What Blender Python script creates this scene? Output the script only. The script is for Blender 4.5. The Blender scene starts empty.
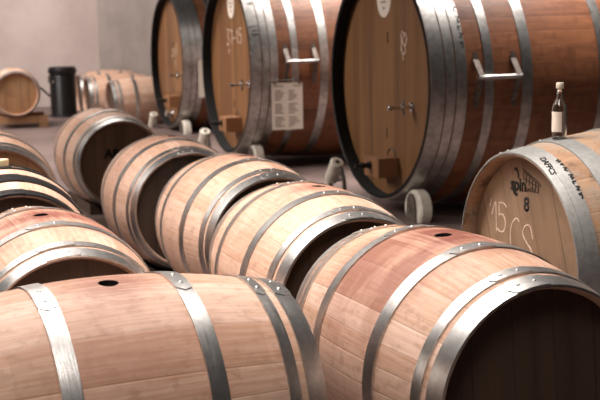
import bpy, bmesh, math, random
from math import sin, cos, pi, radians, sqrt, atan2
from mathutils import Vector, Matrix
random.seed(7)
SC = bpy.context.scene
COL = SC.collection
FZ = 1.4366            # camera height above the floor

# ------------------------------------------------------------------ materials
def new_mat(name):
    m = bpy.data.materials.new(name); m.use_nodes = True
    nt = m.node_tree
    for n in list(nt.nodes): nt.nodes.remove(n)
    out = nt.nodes.new('ShaderNodeOutputMaterial')
    b = nt.nodes.new('ShaderNodeBsdfPrincipled')
    nt.links.new(b.outputs[0], out.inputs[0])
    return m, nt, b
class G:
    """small node-graph helper"""
    def __init__(s, nt): s.nt = nt
    def put(s, sock, v):
        if hasattr(v, 'links') or isinstance(v, bpy.types.NodeSocket): s.nt.links.new(v, sock)
        else:
            if isinstance(v, (tuple, list)) and len(v) == 3 and sock.type == 'RGBA': v = (*v, 1)
            sock.default_value = v
    def math(s, op, a, b=None, c=None, clamp=False):
        n = s.nt.nodes.new('ShaderNodeMath'); n.operation = op; n.use_clamp = clamp
        s.put(n.inputs[0], a)
        if b is not None: s.put(n.inputs[1], b)
        if c is not None: s.put(n.inputs[2], c)
        return n.outputs[0]
    def mix(s, f, a, b, mode='MIX'):
        n = s.nt.nodes.new('ShaderNodeMix'); n.data_type = 'RGBA'; n.blend_type = mode
        s.put(n.inputs[0], f); s.put(n.inputs[6], a); s.put(n.inputs[7], b)
        return n.outputs[2]
    def coord(s): return s.nt.nodes.new('ShaderNodeTexCoord').outputs['Object']
    def sep(s, v):
        n = s.nt.nodes.new('ShaderNodeSeparateXYZ'); s.put(n.inputs[0], v); return n.outputs
    def comb(s, x, y, z):
        n = s.nt.nodes.new('ShaderNodeCombineXYZ')
        for i, v in enumerate((x, y, z)): s.put(n.inputs[i], v)
        return n.outputs[0]
    def noise(s, v, scale=1., detail=4., rough=.55, dim='3D', w=None):
        n = s.nt.nodes.new('ShaderNodeTexNoise'); n.noise_dimensions = dim
        s.put(n.inputs['Vector'], v); n.inputs['Scale'].default_value = scale
        n.inputs['Detail'].default_value = detail; n.inputs['Roughness'].default_value = rough
        if w is not None: s.put(n.inputs['W'], w)
        return n.outputs[0]
    def white(s, v):
        n = s.nt.nodes.new('ShaderNodeTexWhiteNoise'); n.noise_dimensions = '3D'; s.put(n.inputs['Vector'], v)
        return n.outputs[0]
    def rng(s, v, a, b, c=0., d=1.):
        n = s.nt.nodes.new('ShaderNodeMapRange'); n.interpolation_type = 'SMOOTHSTEP'
        for i, q in enumerate((v, a, b, c, d)): s.put(n.inputs[i], q)
        return n.outputs[0]
    def attr(s, name):
        n = s.nt.nodes.new('ShaderNodeAttribute'); n.attribute_type = 'OBJECT'; n.attribute_name = name
        return n.outputs['Fac']
    def rand(s): return s.nt.nodes.new('ShaderNodeObjectInfo').outputs['Random']
    def bump(s, h, strength=.2, dist=.01):
        n = s.nt.nodes.new('ShaderNodeBump'); n.inputs['Strength'].default_value = strength
        n.inputs['Distance'].default_value = dist; s.put(n.inputs['Height'], h); return n.outputs[0]

def lin(r, g_, b):
    f = lambda c: (c/255/12.92) if c/255 <= .04045 else ((c/255+.055)/1.055)**2.4
    return (f(r), f(g_), f(b))

def plain(name, col, rough=.6, metal=0., var=.0, scale=20, bump=0.):
    m, nt, b = new_mat(name); g = G(nt)
    b.inputs['Roughness'].default_value = rough; b.inputs['Metallic'].default_value = metal
    if var:
        n = g.noise(g.coord(), scale)
        c = g.mix(g.rng(n, .3, .7), tuple(v*(1-var) for v in col), tuple(min(1, v*(1+var)) for v in col))
        g.put(b.inputs['Base Color'], c)
        if bump: g.put(b.inputs['Normal'], g.bump(n, bump, .004))
    else: b.inputs['Base Color'].default_value = (*col, 1)
    return m

def stave_mat(name, pale, tan, stain, nst, gs=1., rough=.62, seam=.07, weather=None):
    """wood made of staves running along local X"""
    m, nt, b = new_mat(name); g = G(nt)
    X, Y, Z = g.sep(g.coord())[:3]
    ang = g.math('ARCTAN2', Y, Z)
    rnd = g.math('MULTIPLY', g.rand(), 37.)
    q = g.math('MULTIPLY_ADD', ang, nst/(2*pi), .5)
    # stave edges wander a little so their widths differ
    q = g.math('ADD', q, g.math('MULTIPLY', g.math('SINE', g.math('MULTIPLY', ang, 5.)), .35))
    idx = g.math('FLOOR', q); fr = g.math('FRACT', q)
    w1 = g.white(g.comb(idx, rnd, 1.)); w2 = g.white(g.comb(idx, rnd, 5.))
    rad = g.math('MULTIPLY', ang, .35)
    gv = g.comb(g.math('MULTIPLY_ADD', X, 5.*gs, rnd), g.math('MULTIPLY', rad, 110.*gs), g.math('MULTIPLY', w1, 30.))
    grain = g.noise(gv, 1., 5., .65)
    fv = g.comb(g.math('MULTIPLY_ADD', X, 26.*gs, rnd), g.math('MULTIPLY', rad, 34.*gs), g.math('MULTIPLY', w2, 30.))
    fleck = g.noise(fv, 1., 3., .6)
    blotch = g.noise(g.comb(g.math('MULTIPLY_ADD', X, 3., rnd), Y, Z), 3.2, 3., .6)
    f = g.math('ADD', g.math('MULTIPLY', w1, .5), g.math('MULTIPLY', g.rng(grain, .28, .72), .5))
    c = g.mix(f, pale, tan)
    c = g.mix(g.math('MULTIPLY', g.rng(fleck, .48, .72), .38), c, tuple(v*.62 for v in tan))
    c = g.mix(g.math('MULTIPLY', g.rng(blotch, .5, .8), .22), c, tuple(v*.8 for v in tan))
    spk = g.noise(g.comb(g.math('MULTIPLY_ADD', X, 14., rnd), g.math('MULTIPLY', Y, 14.), g.math('MULTIPLY', Z, 14.)), 1., 6., .75)
    c = g.mix(g.math('MULTIPLY', g.rng(spk, .6, .74), .4), c, tuple(v*.45 for v in tan))
    c = g.mix(g.math('MULTIPLY', g.rng(w2, .55, .95), g.math('MULTIPLY', g.rng(g.white(g.comb(idx, g.math('FLOOR', g.math('MULTIPLY_ADD', X, 3.2, w1)), rnd)), .4, .9), .3)), c, tuple(v*.72 for v in tan))
    # wine stain between the bilge hoops, seen only on the barrels that have it
    ax = g.math('ABSOLUTE', X)
    sm = g.math('MULTIPLY', g.rng(ax, .30, .12, 0., 1.), g.rng(Z, -.05, .3, .25, 1.))
    sm = g.math('MULTIPLY', sm, g.math('MULTIPLY', g.rng(blotch, .3, .62, .35, 1.), g.rng(w2, 0., 1., .55, 1.)))
    bx = g.math('ADD', g.math('POWER', g.math('MULTIPLY', X, 1.), 2.), g.math('POWER', Y, 2.))
    near = g.math('MULTIPLY', g.rng(g.math('SQRT', bx), .17, .025, 0., .75), g.rng(Z, 0., .1))
    near = g.math('MULTIPLY', near, g.rng(grain, .35, .6, .5, 1.))
    st = g.attr('stain')
    amt = g.math('ADD', g.math('MULTIPLY', sm, st), g.math('MULTIPLY', near, g.math('MINIMUM', g.math('MULTIPLY', st, 3.), 1.)), clamp=True)
    c = g.mix(g.math('MINIMUM', amt, 1.), c, g.mix(g.math('MULTIPLY', amt, .6, clamp=True), stain, tuple(v*.55 for v in stain)))
    if weather:
        wn = g.noise(g.comb(g.math('MULTIPLY', X, 1.6), Y, Z), 5.5, 6., .7)
        c = g.mix(g.math('MULTIPLY', g.rng(wn, .40, .58), .85), c, weather)
        wn2 = g.noise(g.comb(X, g.math('ADD', Y, 3.), Z), 9., 5., .7)
        c = g.mix(g.math('MULTIPLY', g.rng(wn2, .52, .66), .75), c, tuple(v*.15 for v in weather))
    # thin seams
    e = g.math('MINIMUM', fr, g.math('SUBTRACT', 1., fr))
    sf = g.rng(e, .0, .035, seam, 0.)
    c = g.mix(sf, c, tuple(v*.25 for v in tan))
    g.put(b.inputs['Base Color'], c)
    b.inputs['Roughness'].default_value = rough
    h = g.math('ADD', g.math('MULTIPLY', grain, .5), g.rng(e, 0., .05, 0., .6))
    g.put(b.inputs['Normal'], g.bump(h, .25, .004))
    return m

def board_mat(name, pale, tan, bw, rough=.65, gs=1., seam=.6, weather=None):
    """flat head of boards running along local Z, side by side along local Y"""
    m, nt, b = new_mat(name); g = G(nt)
    X, Y, Z = g.sep(g.coord())[:3]
    rnd = g.math('MULTIPLY', g.rand(), 23.)
    q = g.math('ADD', g.math('MULTIPLY', Y, 1/bw), g.math('MULTIPLY', g.math('SINE', g.math('MULTIPLY', Y, 1.7/bw)), .3))
    idx = g.math('FLOOR', q); fr = g.math('FRACT', q)
    w1 = g.white(g.comb(idx, rnd, 2.))
    grain = g.noise(g.comb(g.math('MULTIPLY', Y, 95*gs), g.math('MULTIPLY_ADD', Z, 3.*gs, rnd), g.math('MULTIPLY', w1, 20.)), 1., 5., .65)
    broad = g.noise(g.comb(g.math('MULTIPLY', Y, 14*gs), g.math('MULTIPLY_ADD', Z, 1.4*gs, rnd), w1), 1., 3., .5)
    f = g.math('ADD', g.math('MULTIPLY', w1, .5), g.math('MULTIPLY', grain, .5))
    c = g.mix(f, pale, tan)
    c = g.mix(g.math('MULTIPLY', g.rng(broad, .48, .7), .4), c, tuple(v*.6 for v in tan))
    if weather:
        wn = g.noise(g.coord(), 7., 5., .6)
        c = g.mix(g.math('MULTIPLY', g.rng(wn, .45, .7), .55), c, weather)
    e = g.math('MINIMUM', fr, g.math('SUBTRACT', 1., fr))
    c = g.mix(g.rng(e, 0., .03, seam, 0.), c, tuple(v*.25 for v in tan))
    g.put(b.inputs['Base Color'], c); b.inputs['Roughness'].default_value = rough
    g.put(b.inputs['Normal'], g.bump(grain, .25, .004))
    return m

def steel_mat(name, col, rough, dark=.5, spangle=60, metal=1., var=.25):
    m, nt, b = new_mat(name); g = G(nt)
    co = g.coord(); X, Y, Z = g.sep(co)[:3]
    ang = g.math('ARCTAN2', Y, Z)
    n1 = g.noise(g.comb(g.math('MULTIPLY', X, 220.), g.math('MULTIPLY', ang, 5.), g.rand()), 1., 4., .6)
    n2 = g.noise(co, 11., 5., .65)
    n3 = g.noise(co, spangle, 2., .5)
    f = g.math('ADD', g.math('MULTIPLY', g.rng(n2, .35, .7), .6), g.math('MULTIPLY', g.rng(n3, .35, .65), .4))
    f = g.math('MULTIPLY', f, .7)
    f = g.math('ADD', f, g.math('MULTIPLY', g.rand(), var), clamp=True)
    g.put(b.inputs['Base Color'], g.mix(f, col, tuple(v*dark for v in col)))
    r = g.math('ADD', g.math('MULTIPLY', n1, .22), g.math('MULTIPLY', n2, .2))
    g.put(b.inputs['Roughness'], g.math('ADD', r, rough-.2))
    b.inputs['Metallic'].default_value = metal
    g.put(b.inputs['Normal'], g.bump(g.math('ADD', n1, n2), .12, .003))
    return m

M = {}
M['oak'] = stave_mat('pale_oak_staves', lin(236, 201, 180), lin(190, 142, 112), lin(152, 84, 64), 26)
M['oak_old'] = stave_mat('weathered_oak_staves', lin(190, 150, 116), lin(146, 106, 76), lin(150, 84, 66), 30, weather=lin(158, 140, 124))
M['vat_oak'] = stave_mat('vat_oak_staves', lin(168, 108, 72), lin(104, 62, 42), lin(90, 50, 40), 46, gs=.7, rough=.5)
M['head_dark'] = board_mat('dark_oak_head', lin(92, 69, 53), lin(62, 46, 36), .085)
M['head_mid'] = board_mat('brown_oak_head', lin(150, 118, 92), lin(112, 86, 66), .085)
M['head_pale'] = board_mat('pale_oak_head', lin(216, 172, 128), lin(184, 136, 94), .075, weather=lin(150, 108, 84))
M['head_spin'] = board_mat('tan_oak_head', lin(168, 136, 108), lin(136, 105, 80), .11, weather=lin(120, 98, 80))
M['vat_head'] = board_mat('vat_head_boards', lin(158, 112, 68), lin(102, 64, 37), .125, gs=.6, rough=.55)
M['steel'] = steel_mat('galvanised_hoop_steel', lin(226, 222, 218), .36, .62)
M['steel_old'] = steel_mat('dull_galvanised_steel', lin(186, 184, 180), .52, .58, 60, .75)
M['steel_vat'] = steel_mat('vat_hoop_steel', lin(222, 218, 214), .40, .45, 25)
M['iron_black'] = steel_mat('black_painted_hoops', lin(30, 27, 26), .5, .5, 60, .2)
M['lining'] = plain('black_rim_paint_and_shade', lin(9, 8, 8), .9, 0, .2, 15)  # rim paint and frames, also the added floor shade sheets
M['bung_dark'] = plain('wine_blackened_wood', lin(22, 12, 12), .7)
M['chrome'] = plain('polished_chrome', lin(220, 220, 222), .18, 1.)
M['brushed'] = plain('brushed_steel', lin(150, 146, 142), .38, 1., .2)
M['nylon'] = plain('cream_roller_nylon', lin(236, 226, 210), .5, 0, .12, 25, .1)
M['black_plastic'] = plain('black_plastic', lin(24, 22, 23), .35, 0, .2)
M['timber'] = board_mat('rough_timber', lin(196, 152, 114), lin(160, 118, 84), .12, .8)
M['timber_dark'] = board_mat('dark_timber', lin(98, 76, 62), lin(64, 49, 40), .12, .8)
M['block'] = board_mat('clamp_block_wood', lin(176, 128, 88), lin(140, 94, 60), .3, .6)
M['paper'] = plain('paper', lin(236, 220, 204), .8, 0, .03, 30)
M['ink'] = plain('black_ink', lin(22, 18, 17), .7)
M['ink_faint'] = plain('faded_print', lin(120, 98, 84), .8)
M['brand'] = plain('burnt_logo', lin(70, 52, 42), .8)
M['chalk'] = plain('white_chalk', lin(226, 208, 190), .9, 0, .15, 80)
M['chalk_soft'] = plain('faint_chalk', lin(226, 200, 180), .9, 0, .15, 60)
M['cork'] = plain('pale_stopper', lin(226, 200, 160), .7, 0, .1, 40)
M['bracket'] = plain('painted_bracket', lin(112, 100, 92), .55, .4, .35, 40, .1)
M['cap'] = plain('cream_cap', lin(222, 210, 190), .45)
def glass():
    m, nt, b = new_mat('clear_glass')
    b.inputs['Base Color'].default_value = (.93, .95, .93, 1); b.inputs['Roughness'].default_value = .02
    b.inputs['Transmission Weight'].default_value = 1.; b.inputs['IOR'].default_value = 1.46
    return m
M['glass'] = glass()
def concrete(name, a, c2, scale, rough, bump=.15, streak=False):
    m, nt, b = new_mat(name); g = G(nt)
    co = g.coord(); X, Y, Z = g.sep(co)[:3]
    n = g.noise(co, scale, 6., .6); n2 = g.noise(co, scale*9, 4., .6)
    f = g.math('ADD', g.math('MULTIPLY', g.rng(n, .35, .65), .7), g.math('MULTIPLY', n2, .3))
    if streak:
        s1 = g.noise(g.comb(g.math('MULTIPLY', X, 2.6), g.math('MULTIPLY', Y, 2.6), g.math('MULTIPLY', Z, .25)), 1., 4., .6)
        f = g.math('ADD', g.math('MULTIPLY', f, .6), g.math('MULTIPLY', g.rng(s1, .3, .7), .4))
    g.put(b.inputs['Base Color'], g.mix(f, a, c2))
    b.inputs['Roughness'].default_value = rough
    g.put(b.inputs['Normal'], g.bump(n2, bump, .004))
    return m
M['floor'] = concrete('sealed_concrete_floor', lin(124, 104, 98), lin(94, 78, 73), 1.3, .6)
M['wall'] = concrete('plastered_wall', lin(196, 180, 174), lin(170, 152, 146), .8, .85)
M['wall2'] = concrete('grey_panel_wall', lin(168, 154, 148), lin(130, 118, 112), 1.1, .8, .15, True)

# ------------------------------------------------------------------ object helpers
def obj(name, bm, mat, parent=None, smooth=True, loc=None, rot=None):
    bmesh.ops.recalc_face_normals(bm, faces=bm.faces[:])
    me = bpy.data.meshes.new(name); bm.to_mesh(me); bm.free()
    if smooth:
        me.polygons.foreach_set('use_smooth', [True]*len(me.polygons))
        try: me.set_sharp_from_angle(angle=radians(38))
        except Exception: pass
    me.materials.append(mat)
    o = bpy.data.objects.new(name, me); COL.objects.link(o)
    if parent: o.parent = parent
    if loc: o.location = loc
    if rot: o.rotation_euler = rot
    return o
def thing(name, label, cat, loc=(0, 0, 0), rot=(0, 0, 0), group=None):
    o = bpy.data.objects.new(name, None); COL.objects.link(o)
    o.empty_display_size = .1
    o.location = loc; o.rotation_euler = rot
    return tag(o, label, cat, group)
def tag(o, label, cat, group=None):
    o['label'] = label; o['category'] = cat
    if group: o['group'] = group
    return o
def copy_tree(o, parent=None):
    c = o.copy(); COL.objects.link(c); c.parent = parent
    for ch in [x for x in bpy.data.objects if x.parent == o]: copy_tree(ch, c)
    return c
def box(bm, c, s, rot=None, bevel=0.):
    r = bmesh.ops.create_cube(bm, size=1.)
    vs = r['verts']
    mt = Matrix.Translation(Vector(c)) @ (rot.to_4x4() if rot else Matrix()) @ Matrix.Diagonal((*s, 1))
    bmesh.ops.transform(bm, matrix=mt, verts=vs)
    if bevel:
        es = {e for v in vs for e in v.link_edges}
        bmesh.ops.bevel(bm, geom=list(es), offset=bevel, segments=2, profile=.6, affect='EDGES')
def tube(bm, pts, r, n=12, cap=True):
    pts = [Vector(p) for p in pts]; rings = []
    rr = r if isinstance(r, (list, tuple)) else [r]*len(pts)
    prev = None
    for i, p in enumerate(pts):
        d = (pts[min(i+1, len(pts)-1)]-pts[max(i-1, 0)]).normalized()
        if prev is None: u = d.orthogonal().normalized()
        else: u = (prev-d*prev.dot(d)).normalized()
        prev = u; w = d.cross(u)
        rings.append([bm.verts.new(p+(u*cos(2*pi*k/n)+w*sin(2*pi*k/n))*rr[i]) for k in range(n)])
    for a, b in zip(rings, rings[1:]):
        for k in range(n): bm.faces.new((a[k], a[(k+1) % n], b[(k+1) % n], b[k]))
    if cap: bm.faces.new(rings[0][::-1]); bm.faces.new(rings[-1])
def rev(bm, prof, n=96, closed=True, axis='X', org=(0, 0, 0)):
    """profile [(along, radius)] turned round the axis"""
    rings = []; ox, oy, oz = org
    for a, r in prof:
        ring = []
        for k in range(n):
            t = 2*pi*k/n
            if axis == 'X': p = (ox+a, oy+r*sin(t), oz+r*cos(t))
            else: p = (ox+r*cos(t), oy+r*sin(t), oz+a)
            ring.append(bm.verts.new(p))
        rings.append(ring)
    pr = list(zip(rings, rings[1:]))
    if closed: pr.append((rings[-1], rings[0]))
    for a, b in pr:
        for k in range(n): bm.faces.new((a[k], a[(k+1) % n], b[(k+1) % n], b[k]))
    return rings
def lathe(bm, prof, n=48, axis='Z', org=(0, 0, 0)):
    rings = rev(bm, prof, n, False, axis, org)
    bm.faces.new(rings[0][::-1]); bm.faces.new(rings[-1])

# strokes and type -------------------------------------------------------
def stroke_bm(lines, w, place, h=.0012, seg=None):
    """hand-drawn lines as thin raised ribbons; place(u,v,h) puts a drawing point on the surface"""
    bm = bmesh.new()
    for ln in lines:
        pts = [Vector(p) for p in ln]
        # smooth through the points
        if len(pts) > 2:
            sm = []
            for i in range(len(pts)-1):
                p0 = pts[max(i-1, 0)]; p1 = pts[i]; p2 = pts[i+1]; p3 = pts[min(i+2, len(pts)-1)]
                for k in range(5):
                    t = k/5
                    sm.append(.5*((2*p1)+(-p0+p2)*t+(2*p0-5*p1+4*p2-p3)*t*t+(-p0+3*p1-3*p2+p3)*t**3))
            sm.append(pts[-1]); pts = sm
        L, R = [], []
        for i, p in enumerate(pts):
            d = (pts[min(i+1, len(pts)-1)]-pts[max(i-1, 0)]).normalized(); n = Vector((-d.y, d.x))
            L.append(p+n*w/2); R.append(p-n*w/2)
        vt = [(bm.verts.new(place(a.x, a.y, h)), bm.verts.new(place(b.x, b.y, h)), bm.verts.new(place(b.x, b.y, 0)), bm.verts.new(place(a.x, a.y, 0))) for a, b in zip(L, R)]
        for a, b in zip(vt, vt[1:]):
            for k in range(4): bm.faces.new((a[k], a[(k+1) % 4], b[(k+1) % 4], b[k]))
        bm.faces.new(vt[0][::-1]); bm.faces.new(vt[-1])
    return bm
def text_bm(items, place, h=.001):
    """items: (string, u, v, size, rotation, boldness)"""
    bm = bmesh.new()
    for s, u, v, size, rot, bold in items:
        cu = bpy.data.curves.new('lettering', 'FONT'); cu.body = s; cu.size = size; cu.offset = bold
        cu.align_x = 'CENTER'; cu.align_y = 'CENTER'; cu.resolution_u = 3
        to = bpy.data.objects.new('lettering', cu); COL.objects.link(to)
        dg = bpy.context.evaluated_depsgraph_get(); dg.update()
        me = bpy.data.meshes.new_from_object(to.evaluated_get(dg))
        base = len(bm.verts); bm.from_mesh(me); bm.verts.ensure_lookup_table()
        for vt in bm.verts[base:]:
            x, y = vt.co.x, vt.co.y
            vt.co = (u+x*cos(rot)-y*sin(rot), v+x*sin(rot)+y*cos(rot), 0)
        bpy.data.objects.remove(to); bpy.data.curves.remove(cu); bpy.data.meshes.remove(me)
    bmesh.ops.triangulate(bm, faces=bm.faces[:])
    r = bmesh.ops.extrude_face_region(bm, geom=bm.faces[:])
    top = [e for e in r['geom'] if isinstance(e, bmesh.types.BMVert)]; ts = set(top)
    for vt in bm.verts: vt.co = place(vt.co.x, vt.co.y, h if vt in ts else 0)
    return bm

# ------------------------------------------------------------------ barrels
BL, RH, RB = .95, .2996, .3589
def brad(t, s=1.):
    u = (t/s-BL/2)/(BL/2); return s*(RB-(RB-RH)*u*u)
STD = [(0., .056), (.077, .112), (.277, .325), (BL-.325, BL-.277), (BL-.112, BL-.077), (BL-.056, BL)]
def barrel(label, mats, s=1., hoops=STD, group=None, plug=False, rivets=True):
    t0 = thing('wine_barrel', label, 'barrel', group=group)
    L = BL*s; th = .026*s; hd = .042*s
    # shell with a real bung hole
    bm = bmesh.new(); prof = []
    N = 26
    for i in range(N+1):
        t = L*i/N; prof.append((L/2-t, brad(t, s)-.0012))
    e = .008*s
    prof[0] = (L/2-e*.5, prof[0][1]); prof[-1] = (-L/2+e*.5, prof[-1][1])
    inn = [(-L/2, brad(L, s)-e*.6), (-L/2+.001, brad(L, s)-.0055*s), (-L/2+hd*.75, brad(L-hd, s)-th*.95), (-L/2+hd, brad(L-hd, s)-th*.8)]
    for i in range(N-1, 0, -1):
        t = L*i/N
        if hd*1.3 < t < L-hd*1.3: inn.append((L/2-t, brad(t, s)-th))
    inn += [(L/2-hd, brad(hd, s)-th*.8), (L/2-hd*.75, brad(hd, s)-th*.95), (L/2-.001, brad(0, s)-.0055*s), (L/2, brad(0, s)-e*.6)]
    rev(bm, prof+inn, 120)
    body = obj('stave_shell', bm, mats['body'], t0)
    cb = bmesh.new(); tube(cb, [(0, 0, s*.25), (0, 0, s*.45)], .026*s, 24)
    cut = obj('cutter', cb, mats['body'])
    md = body.modifiers.new('b', 'BOOLEAN'); md.object = cut; md.operation = 'DIFFERENCE'; md.solver = 'EXACT'
    dg = bpy.context.evaluated_depsgraph_get(); dg.update()
    me = bpy.data.meshes.new_from_object(body.evaluated_get(dg)); me.name = 'stave_shell'
    body.modifiers.clear(); body.data = me; bpy.data.objects.remove(cut)
    me.polygons.foreach_set('use_smooth', [True]*len(me.polygons))
    try: me.set_sharp_from_angle(angle=radians(38))
    except Exception: pass
    body['stain'] = 0.
    bm = bmesh.new(); rt = brad(L/2, s); q = .0262*s
    lathe(bm, [(rt-.034*s, .002), (rt-.034*s, q), (rt-.0022, q), (rt-.0022, q-.0014), (rt-.030*s, q-.0014), (rt-.030*s, .002)], 32, 'Z')
    obj('bung_hole', bm, M['bung_dark'], t0)
    for sg in (1, -1):
        bm = bmesh.new(); rr = brad(hd, s)-th*.8+.002
        x1, x0 = sg*(L/2-hd), sg*(L/2-hd-.02*s)
        lathe(bm, [(x0, rr), (x1-sg*.001, rr), (x1, rr-.004)], 96, 'X')
        obj('barrel_head', bm, mats['head'], t0)
    for k, (a, b) in enumerate(hoops):
        a *= s; b *= s
        if k == 0: a -= .001
        if k == len(hoops)-1: b += .001
        bm = bmesh.new(); g0 = .0006; th_ = .0034
        xs = [a+(b-a)*i/4 for i in range(5)]
        out = [(L/2-x, brad(x, s)+th_) for x in xs]; out[0] = (out[0][0]-.0006, out[0][1]); out[-1] = (out[-1][0]+.0006, out[-1][1])
        inr = [(L/2-x, brad(x, s)+g0-.002) for x in reversed(xs)]
        rev(bm, out+inr, 120)
        # lapped joint with a rounded tongue
        c0 = radians(-14+random.uniform(-3, 3)); c1 = c0+radians(23)
        rows = []
        for i in range(15):
            f = i/14; ph = c0+(c1-c0)*f
            ed = min(f, 1-f)/.16; k_ = sqrt(max(0., 1-(1-min(ed, 1))**2))*.97+.02; k_ = min(1, k_)
            mid = (a+b)/2; hw = (b-a)/2*k_
            lo = []; hi = []
            for j in range(5):
                t = mid-hw+2*hw*j/4; r = brad(t, s)
                lo.append(bm.verts.new((L/2-t, (r+.001)*sin(ph), (r+.001)*cos(ph))))
                hi.append(bm.verts.new((L/2-t, (r+.0062)*sin(ph), (r+.0062)*cos(ph))))
            rows.append(lo+hi[::-1])
        for A, B in zip(rows, rows[1:]):
            for j in range(10): bm.faces.new((A[j], A[(j+1) % 10], B[(j+1) % 10], B[j]))
        bm.faces.new(rows[0][::-1]); bm.faces.new(rows[-1])
        h = obj('hoop', bm, mats['hoop'], t0)
        if rivets:
            mid = (a+b)/2; r = brad(mid, s)+.006
            for f in (.27, .66):
                ph = c0+(c1-c0)*f; bm = bmesh.new()
                lathe(bm, [(-.002, .0056), (.0, .0056), (.0018, .0046), (.003, .0026), (.0033, .0006)], 12, 'Z')
                obj('rivet', bm, mats['hoop'], h, loc=(L/2-mid, r*sin(ph), r*cos(ph)), rot=(-ph, 0, 0))
    if plug:
        bm = bmesh.new(); lathe(bm, [(-.03, .024), (.0, .026), (.004, .034), (.028, .036), (.032, .034)], 28, 'Z')
        obj('bung_plug', bm, M['cork'], t0, loc=(0, 0, RB*s))
    return t0
def set_barrel(o, x, y, yaw, z, roll=0., tilt=0., stain=0., label=None, group=None):
    o.location = (x, y, z); o.rotation_mode = 'XYZ'; o.rotation_euler = (radians(roll), -tilt, yaw)
    for c in bpy.data.objects:
        if c.parent == o and c.name.startswith('stave_shell'): c['stain'] = stain
    if label: o['label'] = label
    if group: o['group'] = group
def child(o, name): return [c for c in bpy.data.objects if c.parent == o and c.name.split('.')[0] == name]

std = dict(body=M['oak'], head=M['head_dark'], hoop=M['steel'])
proto = barrel('x', std)
ZB = .4589
ROWL = 'oak wine barrels lying end to end in rows'
LIST = [
 # x, y, yaw, z, roll, tilt, stain, label
 (-.4995, 2.8195, .4696, ZB-.012, 6., -.0157, .26, 'nearest oak barrel, lying sideways across the bottom left with an open bung hole'),
 (.4271, 3.2164, -1.1794, ZB+.013, 3.8, .010, .8, 'large front right oak barrel with red wine stain round its bung hole'),
 (.0567, 4.341, -1.2421, ZB-.006, -3., .0145, .30, 'pale oak barrel directly behind the red-stained front right barrel'),
 (-.2752, 5.388, -1.1937, ZB-.006, -3.5, .0215, .25, 'pale oak barrel in the middle, third back in the row of the red-stained barrel'),
 (-.714, 6.324, -1.2271, ZB, -3., .0245, .25, 'pale oak barrel just in front of the one with stencilled letters'),
 (-1.4208, 8.4875, -1.1847, ZB+.002, 0., -.0068, .15, 'farthest barrel of the middle row, black letters stencilled on its brown head'),
 (-.8731, 3.8993, -1.184, ZB-.022, 2.4, -.0068, .8, 'oak barrel at left with pinkish bung stain, behind the nearest sideways barrel'),
 (-1.69, 6.18, -1.197, ZB+.065, 0., 0., 0., 'pale oak barrel at the left edge behind the black-hooped one'),
]
bars = []
for i, (x, y, yaw, z, roll, tilt, stain, label) in enumerate(LIST):
    o = proto if i == 0 else copy_tree(proto)
    set_barrel(o, x, y, yaw, z, roll, tilt, stain, label, ROWL); bars.append(o)
B_F, B1, B2, B3, B4, B5, L1, L3 = bars
BACK = 'barrels lying on the floor by the back wall'
for x, y, yaw, label in [(-2.49+.45*.936, 15.4+.45*.351, -2.78, 'back wall barrel nearest the vats, half hidden by the farthest vat'),
                         (-3.04+.475*.936, 16.6+.475*.351, -2.78, 'second barrel along the back wall, between the black drum and the one by the vat'),
                         (-3.40+.475*.936, 17.9+.475*.351, -2.78, 'rearmost barrel at the back wall, mostly hidden, beside the black drum')]:
    o = copy_tree(proto); set_barrel(o, x, y, yaw, .363, 0, 0, 0., label, BACK)
# the small-looking pale barrel on the stand by the wall
far = barrel('pale barrel with a light golden head on a wooden stand by the far wall', dict(body=M['oak'], head=M['head_pale'], hoop=M['steel']), .92, rivets=False)
set_barrel(far, -3.65-.437*cos(-1.28), 15.0-.437*sin(-1.28), -1.28, FZ-.888)
# black-hooped barrel
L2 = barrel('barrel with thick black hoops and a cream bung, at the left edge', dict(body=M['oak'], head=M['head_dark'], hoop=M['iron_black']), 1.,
            [(0., .05), (.16, .262), (.40, .445), (BL-.445, BL-.40), (BL-.262, BL-.16), (BL-.05, BL)], group=ROWL, plug=True)
set_barrel(L2, -1.303, 4.998, -1.204, ZB+.003); L2.scale = (1., 1.015, 1.015)

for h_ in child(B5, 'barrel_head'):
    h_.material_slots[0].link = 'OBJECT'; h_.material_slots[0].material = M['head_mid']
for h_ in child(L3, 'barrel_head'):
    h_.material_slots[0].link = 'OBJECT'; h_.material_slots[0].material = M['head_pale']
# stencil on the farthest row barrel
hd = .042
def on_head(x): return lambda u, v, h: Vector((x+h, u, v))
hb = child(B5, 'barrel_head')[0]
obj('stencil_letters', text_bm([('A8', -.064, .07, .088, 0, .004)], on_head(BL/2-hd)), M['ink'], hb, smooth=False)

# ------------------------------------------------------------------ the branded barrel on the right
SS = 1.32
S = barrel('big weathered barrel at right with a black logo, number 8 and chalk writing',
           dict(body=M['oak_old'], head=M['head_spin'], hoop=M['steel_old']), SS,
           [(0., .022), (.022, .056), (.108, .158), (.300, .345), (BL-.345, BL-.300), (BL-.158, BL-.108), (BL-.056, BL)])
sy = -2.7826
set_barrel(S, .7653-.627*cos(sy), 4.0506-.627*sin(sy), sy, FZ-.876, 20., 0., 0.)
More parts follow.
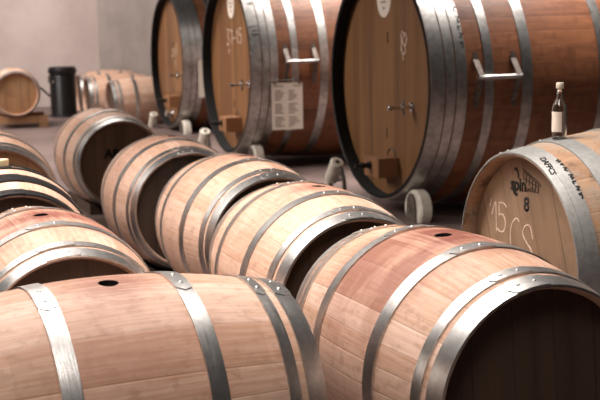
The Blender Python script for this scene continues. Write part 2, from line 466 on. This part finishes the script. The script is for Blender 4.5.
# (roll turns the bung away; the writing stays upright through its own mapping)
roll = radians(20.)
def up(u, v):   # undo the roll for what is written level on the head
    return (u*cos(roll)+v*sin(roll), -u*sin(roll)+v*cos(roll))
hx = BL*SS/2-.042*SS
def s_head(u, v, h):
    a, b = up(u, v); return Vector((hx+h, a, b))
shead = child(S, 'barrel_head')[0]
obj('printed_logo', text_bm([('spin', -.071, .272, .066, .05, .0026)], s_head), M['ink'], shead, smooth=False)
obj('logo_swoosh', stroke_bm([[(-.098, .325), (-.084, .328), (-.072, .312), (-.071, .296)], [(-.103, .268), (-.104, .25), (-.092, .236), (-.074, .236)]], .011, s_head), M['ink'], shead, smooth=False)
ic = []
for k in range(5):
    x0 = -.034+k*.020; z0 = .323-k*.008
    ic += [[(x0, z0-.03), (x0-.004, z0-.012), (x0, z0+.004)], [(x0, z0+.004), (x0+.02, z0-.004)], [(x0+.014, z0-.036), (x0+.019, z0-.02), (x0+.016, z0-.004)]]
ic += [[(-.042, .333), (.066, .296), (.072, .282)], [(-.03, .30), (.06, .280)]]
obj('logo_barrels', stroke_bm(ic, .0042, s_head), M['brand'], shead, smooth=False)
obj('logo_lettering', text_bm([('BARRELS', .022, .264, .022, .05, .0004)], s_head), M['brand'], shead, smooth=False)
obj('number', text_bm([('8', -.014, .206, .074, 0, .002)], s_head), M['ink'], shead, smooth=False)
obj('chalk_writing', stroke_bm([[(-.262, .196), (-.272, .165)], [(-.258, .135), (-.232, .187), (-.226, .14), (-.222, .078)],
    [(-.205, .188), (-.204, .14)], [(-.208, .188), (-.172, .19), (-.152, .178)], [(-.204, .142), (-.176, .146), (-.158, .118), (-.17, .086), (-.2, .08), (-.215, .09)],
    [(-.062, .138), (-.084, .147), (-.112, .122), (-.122, .08), (-.118, .03)],
    [(.03, .09), (.01, .132), (-.022, .128), (-.036, .098), (-.01, .068), (.018, .05), (.036, .015), (.042, -.04)]], .0052, s_head), M['chalk_soft'], shead, smooth=False)
def s_hoop(off=.0042):
    def p(th, t, h):   # th = arc angle from the top towards us, t = distance back from the rim
        a = th+roll*0; a = th-0.
        r = brad(t, SS)+off+h
        ph = a-0.
        # local frame is rolled by `roll`
        return Vector((BL*SS/2-t, r*sin(ph+roll), r*cos(ph+roll)))
    return p
hoops_s = child(S, 'hoop')
def hoopmap(t0, th0):
    base = s_hoop()
    return lambda x, y, h: base(radians(th0)+x/.4, t0+y, h)
obj('hoop_lettering', text_bm([('DAFFCS', 0, 0, .03, -.12, .0003)], hoopmap(.026, 24)), M['ink'], hoops_s[0], smooth=False)
scr = [[(-.1, .006), (-.094, -.006), (-.088, .007), (-.083, -.004)], [(-.07, .006), (-.068, -.006)], [(-.075, .001), (-.06, .003)], [(-.052, -.005), (-.046, .006), (-.04, -.005), (-.03, .001)], [(-.014, -.006), (-.01, .008), (-.002, -.003), (.004, .005), (.008, -.005)], [(.02, .006), (.018, -.006), (.03, -.005)], [(.04, -.006), (.044, .007), (.052, -.006), (.056, .003)], [(.068, .005), (.07, -.007), (.078, .002), (.088, -.004)]]
obj('marker_scribble', stroke_bm(scr, .0048, hoopmap(.069, 36)), M['ink'], hoops_s[1], smooth=False)

# ------------------------------------------------------------------ racks under the barrels
def rack(x, y, yaw, z, label, length=.78):
    t = thing('barrel_rack', label, 'rack', (x, y, 0), (0, 0, yaw), 'timber racks under the barrels')
    zt = z-sqrt(RB**2-.19**2)-.004
    for sg in (-1, 1):
        bm = bmesh.new(); w = .07
        # rail with its inner upper edge chamfered to bear on the staves
        zo = z-sqrt(RB**2-.225**2)-.003; zi = z-sqrt(RB**2-.155**2)-.003
        pr = [(.155, .055), (.225, .055), (.225, zo), (.155, zi)]
        vs = [[bm.verts.new((xx, sg*a, b)) for a, b in pr] for xx in (-length/2, length/2)]
        for k in range(4): bm.faces.new((vs[0][k], vs[0][(k+1) % 4], vs[1][(k+1) % 4], vs[1][k]))
        bm.faces.new(vs[0]); bm.faces.new(vs[1][::-1])
        obj('rail', bm, M['timber_dark'], t, smooth=False)
    for sg in (-1, 1):
        bm = bmesh.new(); box(bm, (sg*length*.36, 0, .0275), (.08, .56, .055), bevel=.003)
        obj('cross_bearer', bm, M['timber_dark'], t, smooth=False)
RL = ['dark timber rack under the nearest sideways barrel', 'dark timber rack under the red-stained front right barrel', 'dark timber rack under the second barrel of the middle row',
      'dark timber rack under the third barrel of the middle row', 'dark timber rack under the fourth barrel of the middle row', 'dark timber rack under the lettered farthest row barrel',
      'dark timber rack under the left barrel with the pink bung stain', 'dark timber rack under the pale left-edge barrel', 'dark timber rack under the black-hooped barrel']
for (b, lb) in zip(bars+[L2], RL):
    rack(b.location.x, b.location.y, b.rotation_euler.z, b.location.z, lb)
# cradle for the branded barrel
t = thing('barrel_rack', 'dark timber rack under the big branded barrel at right', 'rack', (S.location.x, S.location.y, 0), (0, 0, sy), 'timber racks under the barrels')
for sg in (-1, 1):
    bm = bmesh.new(); zz = FZ-.876; r = RB*SS
    pr = [(.2, .0), (.3, .0), (.3, zz-sqrt(r*r-.09)-.004), (.2, zz-sqrt(r*r-.04)-.004)]
    vs = [[bm.verts.new((xx, sg*a, b)) for a, b in pr] for xx in (-.5, .5)]
    for k in range(4): bm.faces.new((vs[0][k], vs[0][(k+1) % 4], vs[1][(k+1) % 4], vs[1][k]))
    bm.faces.new(vs[0]); bm.faces.new(vs[1][::-1]); obj('rail', bm, M['timber_dark'], t, smooth=False)
# empty timber pallet between the fourth and the lettered barrel
t = thing('wooden_pallet', 'empty brown timber pallet on the floor before the lettered barrel', 'pallet', (-1.12, 7.36, 0), (0, 0, -1.2))
for k in range(6):
    bm = bmesh.new(); box(bm, (-.44+k*.176, 0, .1), (.165, .86, .022), bevel=.002); obj('deck_board', bm, M['timber_dark'], t, smooth=False)
for k in (-1, 0, 1):
    bm = bmesh.new(); box(bm, (0, k*.37, .0445), (1.04, .09, .089), bevel=.002); obj('runner', bm, M['timber_dark'], t, smooth=False)
# stand of the far barrel
t = thing('barrel_stand', 'low wooden trestle stand carrying the pale barrel by the far wall', 'stand', (-3.65-.437*cos(-1.28), 15.0-.437*sin(-1.28), 0), (0, 0, -1.28))
for xx in (-.3, .34):
    bm = bmesh.new()
    pr = []
    r = .92*RB; zc = FZ-.888; N = 18; xl = .39
    pts = [(-xl, .16), (xl, .16), (xl, .255)]
    rr = .92*brad(BL/2-xx/.92)+.004
    a0 = math.acos(min(1, (zc-.255)/rr))
    for k in range(N+1):
        a = a0-2*a0*k/N; pts.append((rr*sin(a), zc-rr*cos(a)))
    pts.append((-xl, .255))
    va = [bm.verts.new((xx-.05, p[0], p[1])) for p in pts]; vb = [bm.verts.new((xx+.05, p[0], p[1])) for p in pts]
    n = len(pts)
    for k in range(n): bm.faces.new((va[k], va[(k+1) % n], vb[(k+1) % n], vb[k]))
    bm.faces.new(va[::-1]); bm.faces.new(vb)
    obj('cross_beam', bm, M['timber'], t, smooth=False)
    for sg in (-1, 1):
        bm = bmesh.new(); box(bm, (xx, sg*.33, .0795), (.1, .12, .159), bevel=.003); obj('foot', bm, M['timber'], t, smooth=False)

# ------------------------------------------------------------------ the big vats
VR, VL, VB = .8116, 1.9, .09
def vrad(t): return VR*(1+VB*(1-((t-VL/2)/(VL/2))**2))
VH = [(.001, .092), (.100, .162), (.170, .238), (.36, .42), (.62, .695)]
VH = VH+[(VL-b, VL-a) for a, b in reversed(VH)]
def vmap(off=.004):
    def p(th, t, h): r = vrad(t)+off+h; return Vector((VL/2-t, r*sin(th), r*cos(th)))
    return p
def vat(loc, yaw, label, tap_u, block_u, block_w, chalk, handle=None, badge=True, valve=False):
    t = thing('wine_vat', label, 'vat', loc, (0, 0, yaw), 'big oak vats in a row on roller cradles')
    rec = .09; th = .03
    bm = bmesh.new(); N = 24
    prof = [(VL/2-VL*i/N, vrad(VL*i/N)) for i in range(N+1)]
    inn = [(-VL/2, vrad(VL)-th), (-VL/2+rec, vrad(VL-rec)-th-.004)]+[(VL/2-VL*i/N, vrad(VL*i/N)-.05) for i in range(N-2, 1, -1)]+[(VL/2-rec, vrad(rec)-th-.004), (VL/2, vrad(0)-th)]
    rev(bm, prof+inn, 160); b = obj('stave_shell', bm, M['vat_oak'], t); b['stain'] = 0.
    for sg in (1, -1):    # black painted lining of the chime, inside and over the stave ends
        bm = bmesh.new(); q = [(VL/2+.0015, vrad(0)-.003), (VL/2+.0015, vrad(0)-th-.0015), (VL/2-rec+.001, vrad(rec)-th-.0055), (VL/2-rec+.001, vrad(rec)-th-.002), (VL/2-.002, vrad(0)-th+.002), (VL/2-.002, vrad(0)-.003)]
        rev(bm, [(sg*a, b_) for a, b_ in q], 160); obj('rim_lining', bm, M['lining'], t)
    heads = []
    for sg in (1, -1):
        bm = bmesh.new(); rr = vrad(rec)-th-.003
        lathe(bm, [(sg*(VL/2-rec-.05), rr), (sg*(VL/2-rec), rr)], 128, 'X'); heads.append(obj('vat_head', bm, M['vat_head'], t))
    hs = []
    for a, b_ in VH:
        bm = bmesh.new(); xs = [a+(b_-a)*i/3 for i in range(4)]
        rev(bm, [(VL/2-x, vrad(x)+.005) for x in xs]+[(VL/2-x, vrad(x)-.001) for x in reversed(xs)], 160)
        hs.append(obj('hoop', bm, M['steel_vat'], t))
    hx = VL/2-rec; P = lambda u, v, h: Vector((hx+h, u, v))
    # clamp block with screw at the foot of the head
    bm = bmesh.new(); box(bm, (hx+.078, block_u, block_w), (.156, .235, .135), bevel=.004)
    ck = obj('clamp_block', bm, M['block'], t, smooth=False)
    bm = bmesh.new(); x0 = hx+.156
    lathe(bm, [(x0, .03), (x0+.012, .03), (x0+.012, .017), (x0+.05, .017), (x0+.05, .024), (x0+.075, .024), (x0+.078, .016), (x0+.115, .013)], 20, 'X', (0, block_u-.02, block_w+.01))
    obj('clamp_screw', bm, M['black_plastic'], ck)
    bm = bmesh.new(); tube(bm, [(hx+.004, block_u-.06+.06*(1-cos(a)), block_w+.07+.05*sin(a)) for a in [pi*k/10 for k in range(11)]], .004, 8)
    obj('lifting_ring', bm, M['bracket'], t)
    # tasting tap
    tw = -.155
    bm = bmesh.new()
    lathe(bm, [(hx-.002, .034), (hx+.008, .034), (hx+.012, .016), (hx+.05, .013), (hx+.055, .018), (hx+.08, .018), (hx+.085, .012), (hx+.15, .012), (hx+.152, .019), (hx+.175, .019), (hx+.178, .014)], 24, 'X', (0, tap_u, tw))
    tp = obj('sampling_tap', bm, M['chrome'], t)
    bm = bmesh.new(); tube(bm, [(hx+.067, tap_u, tw-.05), (hx+.067, tap_u, tw+.045)], [.009, .011], 12)
    obj('tap_lever', bm, M['brushed'], tp)
    # narrow slot and its plate
    bm = bmesh.new(); box(bm, (hx+.001, .0, .3 if badge else .2), (.004, .012, .075)); obj('slot', bm, M['ink'], t, smooth=False)
    bm = bmesh.new(); box(bm, (hx+.001, -.02, -.36), (.004, .01, .07)); obj('slot', bm, M['ink'], t, smooth=False)
    if badge:
        bm = bmesh.new(); n = 40
        pts = [(.112*sin(2*pi*k/n), .57+.115*cos(2*pi*k/n)*(1 if cos(2*pi*k/n) > 0 else 1.15)) for k in range(n)]
        va = [bm.verts.new((hx-.001, a-.055, b2)) for a, b2 in pts]; vb = [bm.verts.new((hx+.004, a-.055, b2)) for a, b2 in pts]
        for k in range(n): bm.faces.new((va[k], va[(k+1) % n], vb[(k+1) % n], vb[k]))
        bm.faces.new(va[::-1]); bm.faces.new(vb)
        bd = obj('white_badge', bm, M['paper'], t, smooth=False); bd['label'] = 'white rounded badge near the top of the head'
        obj('badge_print', stroke_bm([[(-.125, .575), (-.1, .583), (-.08, .572), (-.06, .58)], [(-.045, .58), (-.02, .572), (.012, .58)], [(-.1, .545), (-.075, .54), (-.05, .547), (-.02, .54)], [(-.07, .51), (-.055, .495), (-.04, .51)]], .009, lambda u, v, h: P(u, v, h+.0035)), M['ink_faint'], bd, smooth=False)
    if chalk: obj('chalk_writing', stroke_bm(chalk, .011, P), M['chalk_soft'], t, smooth=False)
    if valve:
        bm = bmesh.new(); lathe(bm, [(hx-.002, .05), (hx+.01, .05), (hx+.014, .03), (hx+.07, .028), (hx+.075, .04), (hx+.09, .04)], 20, 'X', (0, -.12, -.66))
        tube(bm, [(hx+.06, -.2, -.62), (hx+.06, -.04, -.70)], .012, 10); obj('drain_valve', bm, M['chrome'], t)
    if handle:
        ta, tb = handle; off = .062
        def H(tt, a, o): r = vrad(tt)+.005+o; return Vector((VL/2-tt, r*sin(radians(a)), r*cos(radians(a))))
        h = bmesh.new(); tube(h, [H(ta-.02, 86.5, off), H(tb+.02, 86.5, off)], .0145, 16)
        hh = obj('handle_bar', h, M['steel_vat'], t)
        for tt in (ta, tb):
            b2 = bmesh.new()
            for a1 in (79., 96.):
                p, q = H(tt, a1, .0), H(tt, 86, off+.006)
                d = (q-p).normalized(); mid = (p+q)/2
                rot = Matrix((Vector((1, 0, 0)), d.cross(Vector((1, 0, 0))), d)).transposed()
                box(b2, mid, (.04, .012, (q-p).length), rot)
                box(b2, H(tt, a1+(-1.3 if a1 < 86 else 1.3), .003), (.034, .006, .05), Matrix.Rotation(-radians(a1), 3, 'X') @ Matrix.Rotation(radians(90), 3, 'X'))
            obj('handle_bracket', b2, M['bracket'], hh, smooth=False)
    return t, hs, heads
def at_vat(c): return None
def vloc(c, yaw): # rim centre -> vat centre
    return (c[0]-VL/2*cos(yaw), c[1]-VL/2*sin(yaw), c[2]+FZ)
# chalk marks: swirl, 37-15, and a small numeral
chalk1 = [[(.205, .33), (.215, .27), (.205, .215)], [(.22, .345), (.255, .32), (.225, .285), (.265, .25), (.29, .30), (.265, .335)], [(.21, .235), (.235, .19), (.27, .21), (.262, .25)], [(.232, .175), (.24, .155)]]
def dig(ch, x, z, s):
    D = {'3': [[(-.4, 1), (.3, 1.), (-.1, .55), (.35, .25), (-.1, -.1), (-.5, .05)]], '7': [[(-.4, 1), (.4, 1), (0, 0)]], '-': [[(-.35, .45), (.35, .5)]],
         '1': [[(-.1, .8), (.1, 1), (.1, 0)]], '5': [[(.4, 1), (-.3, 1)], [(-.3, 1), (-.3, .55), (.2, .6), (.4, .3), (.1, 0), (-.4, .05)]],
         '2': [[(-.4, .8), (0, 1.02), (.35, .7), (-.4, 0)], [(-.4, 0), (.45, .02)]], 'F': [[(.35, 1), (-.2, 1)], [(-.2, 1), (-.2, 0)], [(-.2, .5), (.3, .52)]], 'J': [[(.3, 1), (.25, .2), (-.1, 0), (-.35, .2)]], '4': [[(-.1, 1), (-.35, .4), (.35, .42)], [(.15, .8), (.15, 0)]]}
    return [[(x+a*s*.6, z+b*s) for a, b in ln] for ln in D[ch]]
chalk2 = dig('3', -.17, .20, .13)+dig('7', -.06, .20, .12)+dig('-', .03, .20, .12)+dig('1', .12, .21, .12)+dig('5', .22, .215, .13)+[[(-.14, .15), (-.17, .11)]]
chalk3 = dig('J', -.03, .05, .13)+dig('4', .08, .05, .13)+dig('F', .20, .07, .14)+dig('1', .1, -.08, .09)
c1, y1 = (.5414, 8.0009, -.432), -2.776
c2, y2 = (-.678, 10.824, -.412), -2.797
c3, y3 = (-1.628, 14.402, -.478), -2.783
V1, hs1, hd1 = vat(vloc(c1, y1), y1, 'nearest and largest-looking oak vat, right of centre, with a chrome handle and white badge', .37, .05, -.583, chalk1, (.30, .56))
V2, hs2, hd2 = vat(vloc(c2, y2), y2, 'middle oak vat with a white sheet hanging on its side and 37-15 chalked on it', .45, .09, -.535, chalk2, (.305, .56))
V3, hs3, hd3 = vat(vloc(c3, y3), y3, 'farthest oak vat, left of the other two', .45, .22, -.48, chalk3, None, False, True)
vm = vmap(.005)
def vhoop(t0, th0, flip=1): return lambda x, y, h: vm(radians(th0)+x/.83, t0+y, h)
scr = [[(a*2.1, b*1.6) for a, b in q] for q in scr]
obj('marker_scribble', stroke_bm(scr, .007, vhoop(.226, 61)), M['ink'], hs1[2], smooth=False)
obj('marker_number', text_bm([('15', 0, 0, .075, 0, .001)], vhoop(.055, 68)), M['ink'], hs2[0], smooth=False)
obj('marker_box', stroke_bm([[(-.06, .035), (-.06, -.04)], [(-.06, -.04), (.06, -.04)]], .006, vhoop(.055, 68)), M['ink'], hs2[0], smooth=False)
obj('marker_number', text_bm([('9', 0, 0, .075, 0, .001)], vhoop(.06, 47)), M['ink'], hs2[0], smooth=False)

# sheets of paper hung on the vats
def sheet(V, ta, tb, a0, a1, label, rows, clip=True):
    t = thing('paper_sheet', label, 'paper', V.location, V.rotation_euler, 'sheets hung on the vats')
    def SP(x, z, h):    # hangs straight from the flank
        th = radians(a0); r0 = vrad((ta+tb)/2)+.016
        return Vector((VL/2-x, r0*sin(th)+.003+h, r0*cos(th)-z))
    Hh = vrad((ta+tb)/2)*(cos(radians(a0))-cos(radians(a1)))
    bm = bmesh.new()
    for sgn in (0, 1): pass
    v = [[bm.verts.new(SP(x, z, h)) for x, z in ((ta, 0), (tb, 0), (tb, Hh), (ta, Hh))] for h in (0, .0015)]
    for k in range(4): bm.faces.new((v[0][k], v[0][(k+1) % 4], v[1][(k+1) % 4], v[1][k]))
    bm.faces.new(v[0][::-1]); bm.faces.new(v[1]); p = obj('page', bm, M['paper'], t, smooth=False)
    if rows:
        W = tb-ta; ln = []
        PL = lambda u, w_, h: SP(ta+u, w_, .0016+h)
        ln += [[(W*.08, Hh*.07), (W*.36, Hh*.07)], [(W*.7, Hh*.07), (W*.93, Hh*.07)]]
        for k in range(17):
            z = Hh*(.17+k*.047)
            if k in (5, 11): continue
            ln.append([(W*.1, z), (W*(.28+.15*random.random()), z)]); ln.append([(W*.54, z), (W*(.66+.25*random.random()), z)])
        obj('printed_lines', stroke_bm(ln, .0065, PL), M['ink_faint'], p, smooth=False)
    if clip:
        bm = bmesh.new()
        for f in (.1, .9):
            q = SP(ta+(tb-ta)*f, -.004, .0); box(bm, q, (.025, .012, .03))
        obj('clip', bm, M['chrome'], t, smooth=False)
        bm = bmesh.new(); tube(bm, [SP(ta-.03, -.022, .0), SP(tb-.05, -.026, .0)], .006, 8); obj('hanging_wire', bm, M['brushed'], t)
    return t
sheet(V2, .165, .453, 98.5, 129, 'printed white sheet hanging on the side of the middle vat', True)
sheet(V3, .165, .25, 88, 119, 'narrow pale sheet on the side of the farthest vat', False, False)

# roller cradles under the vats
def cradle(V, label, pl=-41, tf=.075, tw_=3.0):
    t = thing('roller_cradle', label, 'cradle', (V.location.x, V.location.y, 0), V.rotation_euler, 'steel roller cradles under the vats')
    zc = V.location.z; WR = .128; WW = .09
    fr = bmesh.new()
    for xx in (VL/2-.20, -VL/2+.20):
        box(fr, (xx, 0, .06), (.09, 1.5, .07))
    for yy in (-.62, .62): box(fr, (0, yy, .045), (VL-.3, .08, .09))
    obj('frame', fr, M['lining'], t, smooth=False)
    tr = bmesh.new(); box(tr, (.1, 0, .012), (VL+.7, tw_, .02)); obj('floor_shade_sheet', tr, M['lining'], t, smooth=False)  # added black sheet standing in for shade on the floor around the vats
    for xx, t_ in ((VL/2-tf, tf), (-VL/2+tf, VL-tf)):
        for sg in (1, -1):
            ph = radians(31 if sg > 0 else pl); r = vrad(t_)+.006+WR
            y_, z_ = r*sin(ph), zc-r*cos(ph)
            if sg < 0 and xx > 0:
                # leaning roller at the far side: its axle points up along the vat's radius
                r0, r1 = vrad(.0)+.19, vrad(0)-.005
                pa = Vector((VL/2+.075, r0*sin(ph), zc-r0*cos(ph))); pb = Vector((VL/2+.075, r1*sin(ph), zc-r1*cos(ph)))
                d = (pb-pa).normalized(); w = bmesh.new()
                tube(w, [pa, pa+d*.008, pb-d*.008, pb], [.042, .052, .052, .042], 24); ro = obj('roller', w, M['nylon'], t)
                w = bmesh.new(); tube(w, [pb-d*.001, pb+d*.002], .017, 16); obj('roller_bore', w, M['ink'], ro)
                w = bmesh.new()
                q = Vector((pa.x-.02, pa.y-.02, .08)); tube(w, [pa-d*.03, pa+d*.01], .02, 12); tube(w, [pa-d*.02, q], .018, 10)
                tube(w, [pb+Vector((0, .05, -.03)), pb+Vector((-.01, .09, -.12)), Vector((pb.x-.02, pb.y+.1, .08))], .016, 10)
                tube(w, [pa-d*.02, pb+Vector((-.01, .09, -.12))], .013, 8)
                obj('roller_fork', w, M['bracket'], t)
                continue
            w = bmesh.new(); e = .012
            lathe(w, [(-WW/2, WR-.03), (-WW/2+.001, WR-.012), (-WW/2+e, WR), (WW/2-e, WR), (WW/2-.001, WR-.012), (WW/2, WR-.03)], 48, 'X')
            wo = obj('wheel', w, M['nylon'], t, loc=(xx, y_, z_))
            w = bmesh.new(); tube(w, [(-WW/2-.02, 0, 0), (WW/2+.02, 0, 0)], .016, 14); obj('axle', w, M['brushed'], wo)
            for sx in (-1, 1):
                w = bmesh.new(); bx = xx+sx*(WW/2+.012); n = 14; hw = .055
                pts = [(y_+hw*cos(pi*k/n), z_+.035+hw*1.3*sin(pi*k/n)) for k in range(n+1)]+[(y_-hw*1.25, .08), (y_+hw*1.25, .08)]
                va = [w.verts.new((bx-.004, a, b)) for a, b in pts]; vb = [w.verts.new((bx+.004, a, b)) for a, b in pts]; m_ = len(pts)
                for k in range(m_): w.faces.new((va[k], va[(k+1) % m_], vb[(k+1) % m_], vb[k]))
                w.faces.new(va[::-1]); w.faces.new(vb); obj('wheel_bracket', w, M['bracket'], t, smooth=False)
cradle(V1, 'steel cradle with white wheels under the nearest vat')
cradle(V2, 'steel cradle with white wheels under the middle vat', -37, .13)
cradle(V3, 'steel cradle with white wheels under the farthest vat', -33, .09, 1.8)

# ------------------------------------------------------------------ bottle on the branded barrel
bx_t = .20; btop = FZ-.876+brad(bx_t, SS)
a_ = Vector((cos(sy), sin(sy), 0)); bl = Vector((.7653, 4.0506, 0))-a_*bx_t+Vector((.351, -.936, 0))*(-.006)+Vector((-.016, 0, 0))
bt = thing('glass_bottle', 'small clear glass bottle with a white label standing on the branded barrel', 'bottle', (bl.x, bl.y, btop-.001), (0, 0, 0))
R = .0265; out = [(0, R-.004), (.003, R), (.112, R), (.125, R-.003), (.14, R-.012), (.15, .0125), (.158, .0108), (.186, .0105), (.188, .0118), (.196, .0118)]
inn = [(.196, .0085), (.15, .0085), (.14, R-.0155), (.125, R-.0065), (.112, R-.003), (.008, R-.003), (.006, R-.008)]
bm = bmesh.new(); rg = rev(bm, out+inn, 48, False, 'Z'); bm.faces.new(rg[0][::-1]); bm.faces.new(rg[-1]); obj('glass_body', bm, M['glass'], bt)
bm = bmesh.new(); lathe(bm, [(.182, .0133), (.183, .0138), (.201, .0138), (.203, .0125)], 32, 'Z'); obj('screw_cap', bm, M['cap'], bt)
bm = bmesh.new(); n = 14; rows = []
for k in range(n+1):
    a = radians(178+k*(98/n)); rows.append([bm.verts.new((rr*cos(a), rr*sin(a), z)) for rr, z in ((R+.0004, .028), (R+.0009, .028), (R+.0009, .1), (R+.0004, .1))])
for A, B in zip(rows, rows[1:]):
    for j in range(4): bm.faces.new((A[j], A[(j+1) % 4], B[(j+1) % 4], B[j]))
bm.faces.new(rows[0][::-1]); bm.faces.new(rows[-1]); obj('label', bm, M['paper'], bt)

# ------------------------------------------------------------------ black drum with hose by the wall
dr = thing('black_drum', 'black ribbed drum with chrome clips and a hose, left of the back barrels', 'drum', (-3.43, 16.9, 0), (0, 0, 0)); dr.scale = (1.1, 1.1, 1.18)
pf = [(.12, .17)]
z = .13
while z < .60: pf += [(z, .17), (z+.012, .176), (z+.024, .17)]; z += .036
pf += [(.62, .17)]
bm = bmesh.new(); lathe(bm, pf, 40); obj('ribbed_body', bm, M['black_plastic'], dr)
bm = bmesh.new(); lathe(bm, [(.62, .165), (.622, .188), (.665, .19), (.668, .18), (.69, .175), (.7, .16)], 40); obj('lid', bm, M['black_plastic'], dr)
bm = bmesh.new(); lathe(bm, [(0., .2), (.1, .205), (.12, .18)], 40); obj('base', bm, M['black_plastic'], dr)
for az, zz in ((-118, .55), (-150, .55), (-140, .16)):
    bm = bmesh.new(); box(bm, (0, 0, 0), (.02, .035, .09), bevel=.004)
    obj('clip', bm, M['chrome'], dr, loc=(.188*cos(radians(az)), .188*sin(radians(az)), zz), rot=(0, 0, radians(az)))
bm = bmesh.new(); tube(bm, [(-.17, -.04, .34), (-.21, -.06, .38), (-.27, -.08, .44), (-.34, -.08, .46), (-.42, -.06, .455), (-.5, 0., .44)], .014, 10); obj('hose', bm, M['black_plastic'], dr)

# ------------------------------------------------------------------ the room
def quad(name, pts, m):
    bm = bmesh.new(); vs = [bm.verts.new(p) for p in pts]; f = bm.faces.new(vs)
    r = bmesh.ops.extrude_face_region(bm, geom=[f]); n = f.normal.copy(); bm.normal_update(); n = f.normal
    for v in r['geom']:
        if isinstance(v, bmesh.types.BMVert): v.co -= n*.1
    o = obj(name, bm, m, smooth=False); o['kind'] = 'structure'; return o
cx, cyy = -3.2, 19.0
quad('floor', [(-9, -1.5, 0), (9, -1.5, 0), (9, 20, 0), (-9, 20, 0)], M['floor'])
quad('wall_back', [(cx, cyy, 0), (-9, cyy+.2, 0), (-9, cyy+.2, 4.6), (cx, cyy, 4.6)][::-1], M['wall'])
quad('wall_right', [(cx, cyy, 0), (9, cyy-4.3, 0), (9, cyy-4.3, 4.6), (cx, cyy, 4.6)], M['wall2'])

# ------------------------------------------------------------------ light
def area(name, loc, target, sx, sy_, power, col, spread=180):
    l = bpy.data.lights.new(name, 'AREA'); l.shape = 'RECTANGLE'; l.size = sx; l.size_y = sy_; l.energy = power; l.color = col; l.spread = radians(spread)
    o = bpy.data.objects.new(name, l); COL.objects.link(o); o.location = loc
    o.rotation_euler = (Vector(target)-Vector(loc)).to_track_quat('-Z', 'Y').to_euler(); return o
WARM = (1., .93, .88)
area('lamp_rows', (-1.2, 4.6, 3.6), (-.5, 4.3, .5), 1.0, 4.6, 128, WARM, 100)
area('lamp_back', (-5., 14.5, 4.0), (-4.2, 17.5, .8), 1.4, 3., 380, WARM)
area('floor_fill', (-3.2, 11.6, 3.9), (-2.7, 11.4, 0.), .6, 4.4, 128, WARM, 105)  # added fill with no visible source, brightens the floor at left
area('lamp_vats', (1.75, 8.3, 3.9), (1.7, 8.4, 1.2), .7, 2.4, 74, WARM, 75)
area('lamp_vats', (.45, 11.1, 3.9), (.4, 11.2, 1.2), .7, 2.4, 60, WARM, 75)
area('lamp_heads', (-5.2, 7.6, 3.6), (-.4, 9.6, .9), 1., 2.4, 68, WARM, 100)
area('front_fill', (-.9, 1.1, 3.9), (-.2, 2.9, .5), 2.2, 1.0, 24, WARM, 90)  # added overhead fill from the camera side, lifts the nearest barrels
w = bpy.data.worlds.new('World'); SC.world = w; w.use_nodes = True
bg = w.node_tree.nodes['Background']; bg.inputs[0].default_value = (.9, .82, .78, 1); bg.inputs[1].default_value = .018

# ------------------------------------------------------------------ camera
F_, P_, RO = 1153.7757, .154845, .017598
cam = bpy.data.cameras.new('camera'); co = bpy.data.objects.new('camera', cam); COL.objects.link(co); SC.camera = co
cam.sensor_width = 36.; cam.lens = F_*36/600.; cam.clip_start = .05; cam.clip_end = 100
fwd = Vector((0, cos(P_), -sin(P_))); up0 = Vector((0, sin(P_), cos(P_))); r0 = Vector((1, 0, 0))
rt = r0*cos(RO)-up0*sin(RO); upv = r0*sin(RO)+up0*cos(RO)
co.matrix_world = Matrix(((rt.x, upv.x, -fwd.x, 0), (rt.y, upv.y, -fwd.y, 0), (rt.z, upv.z, -fwd.z, FZ), (0, 0, 0, 1)))
cam.dof.use_dof = True; cam.dof.focus_distance = 3.5; cam.dof.aperture_fstop = 5.6

SC.view_settings.view_transform = 'Standard'; SC.view_settings.look = 'None'
SC.view_settings.exposure = .0; SC.view_settings.gamma = 1.
SC.view_settings.use_curve_mapping = False
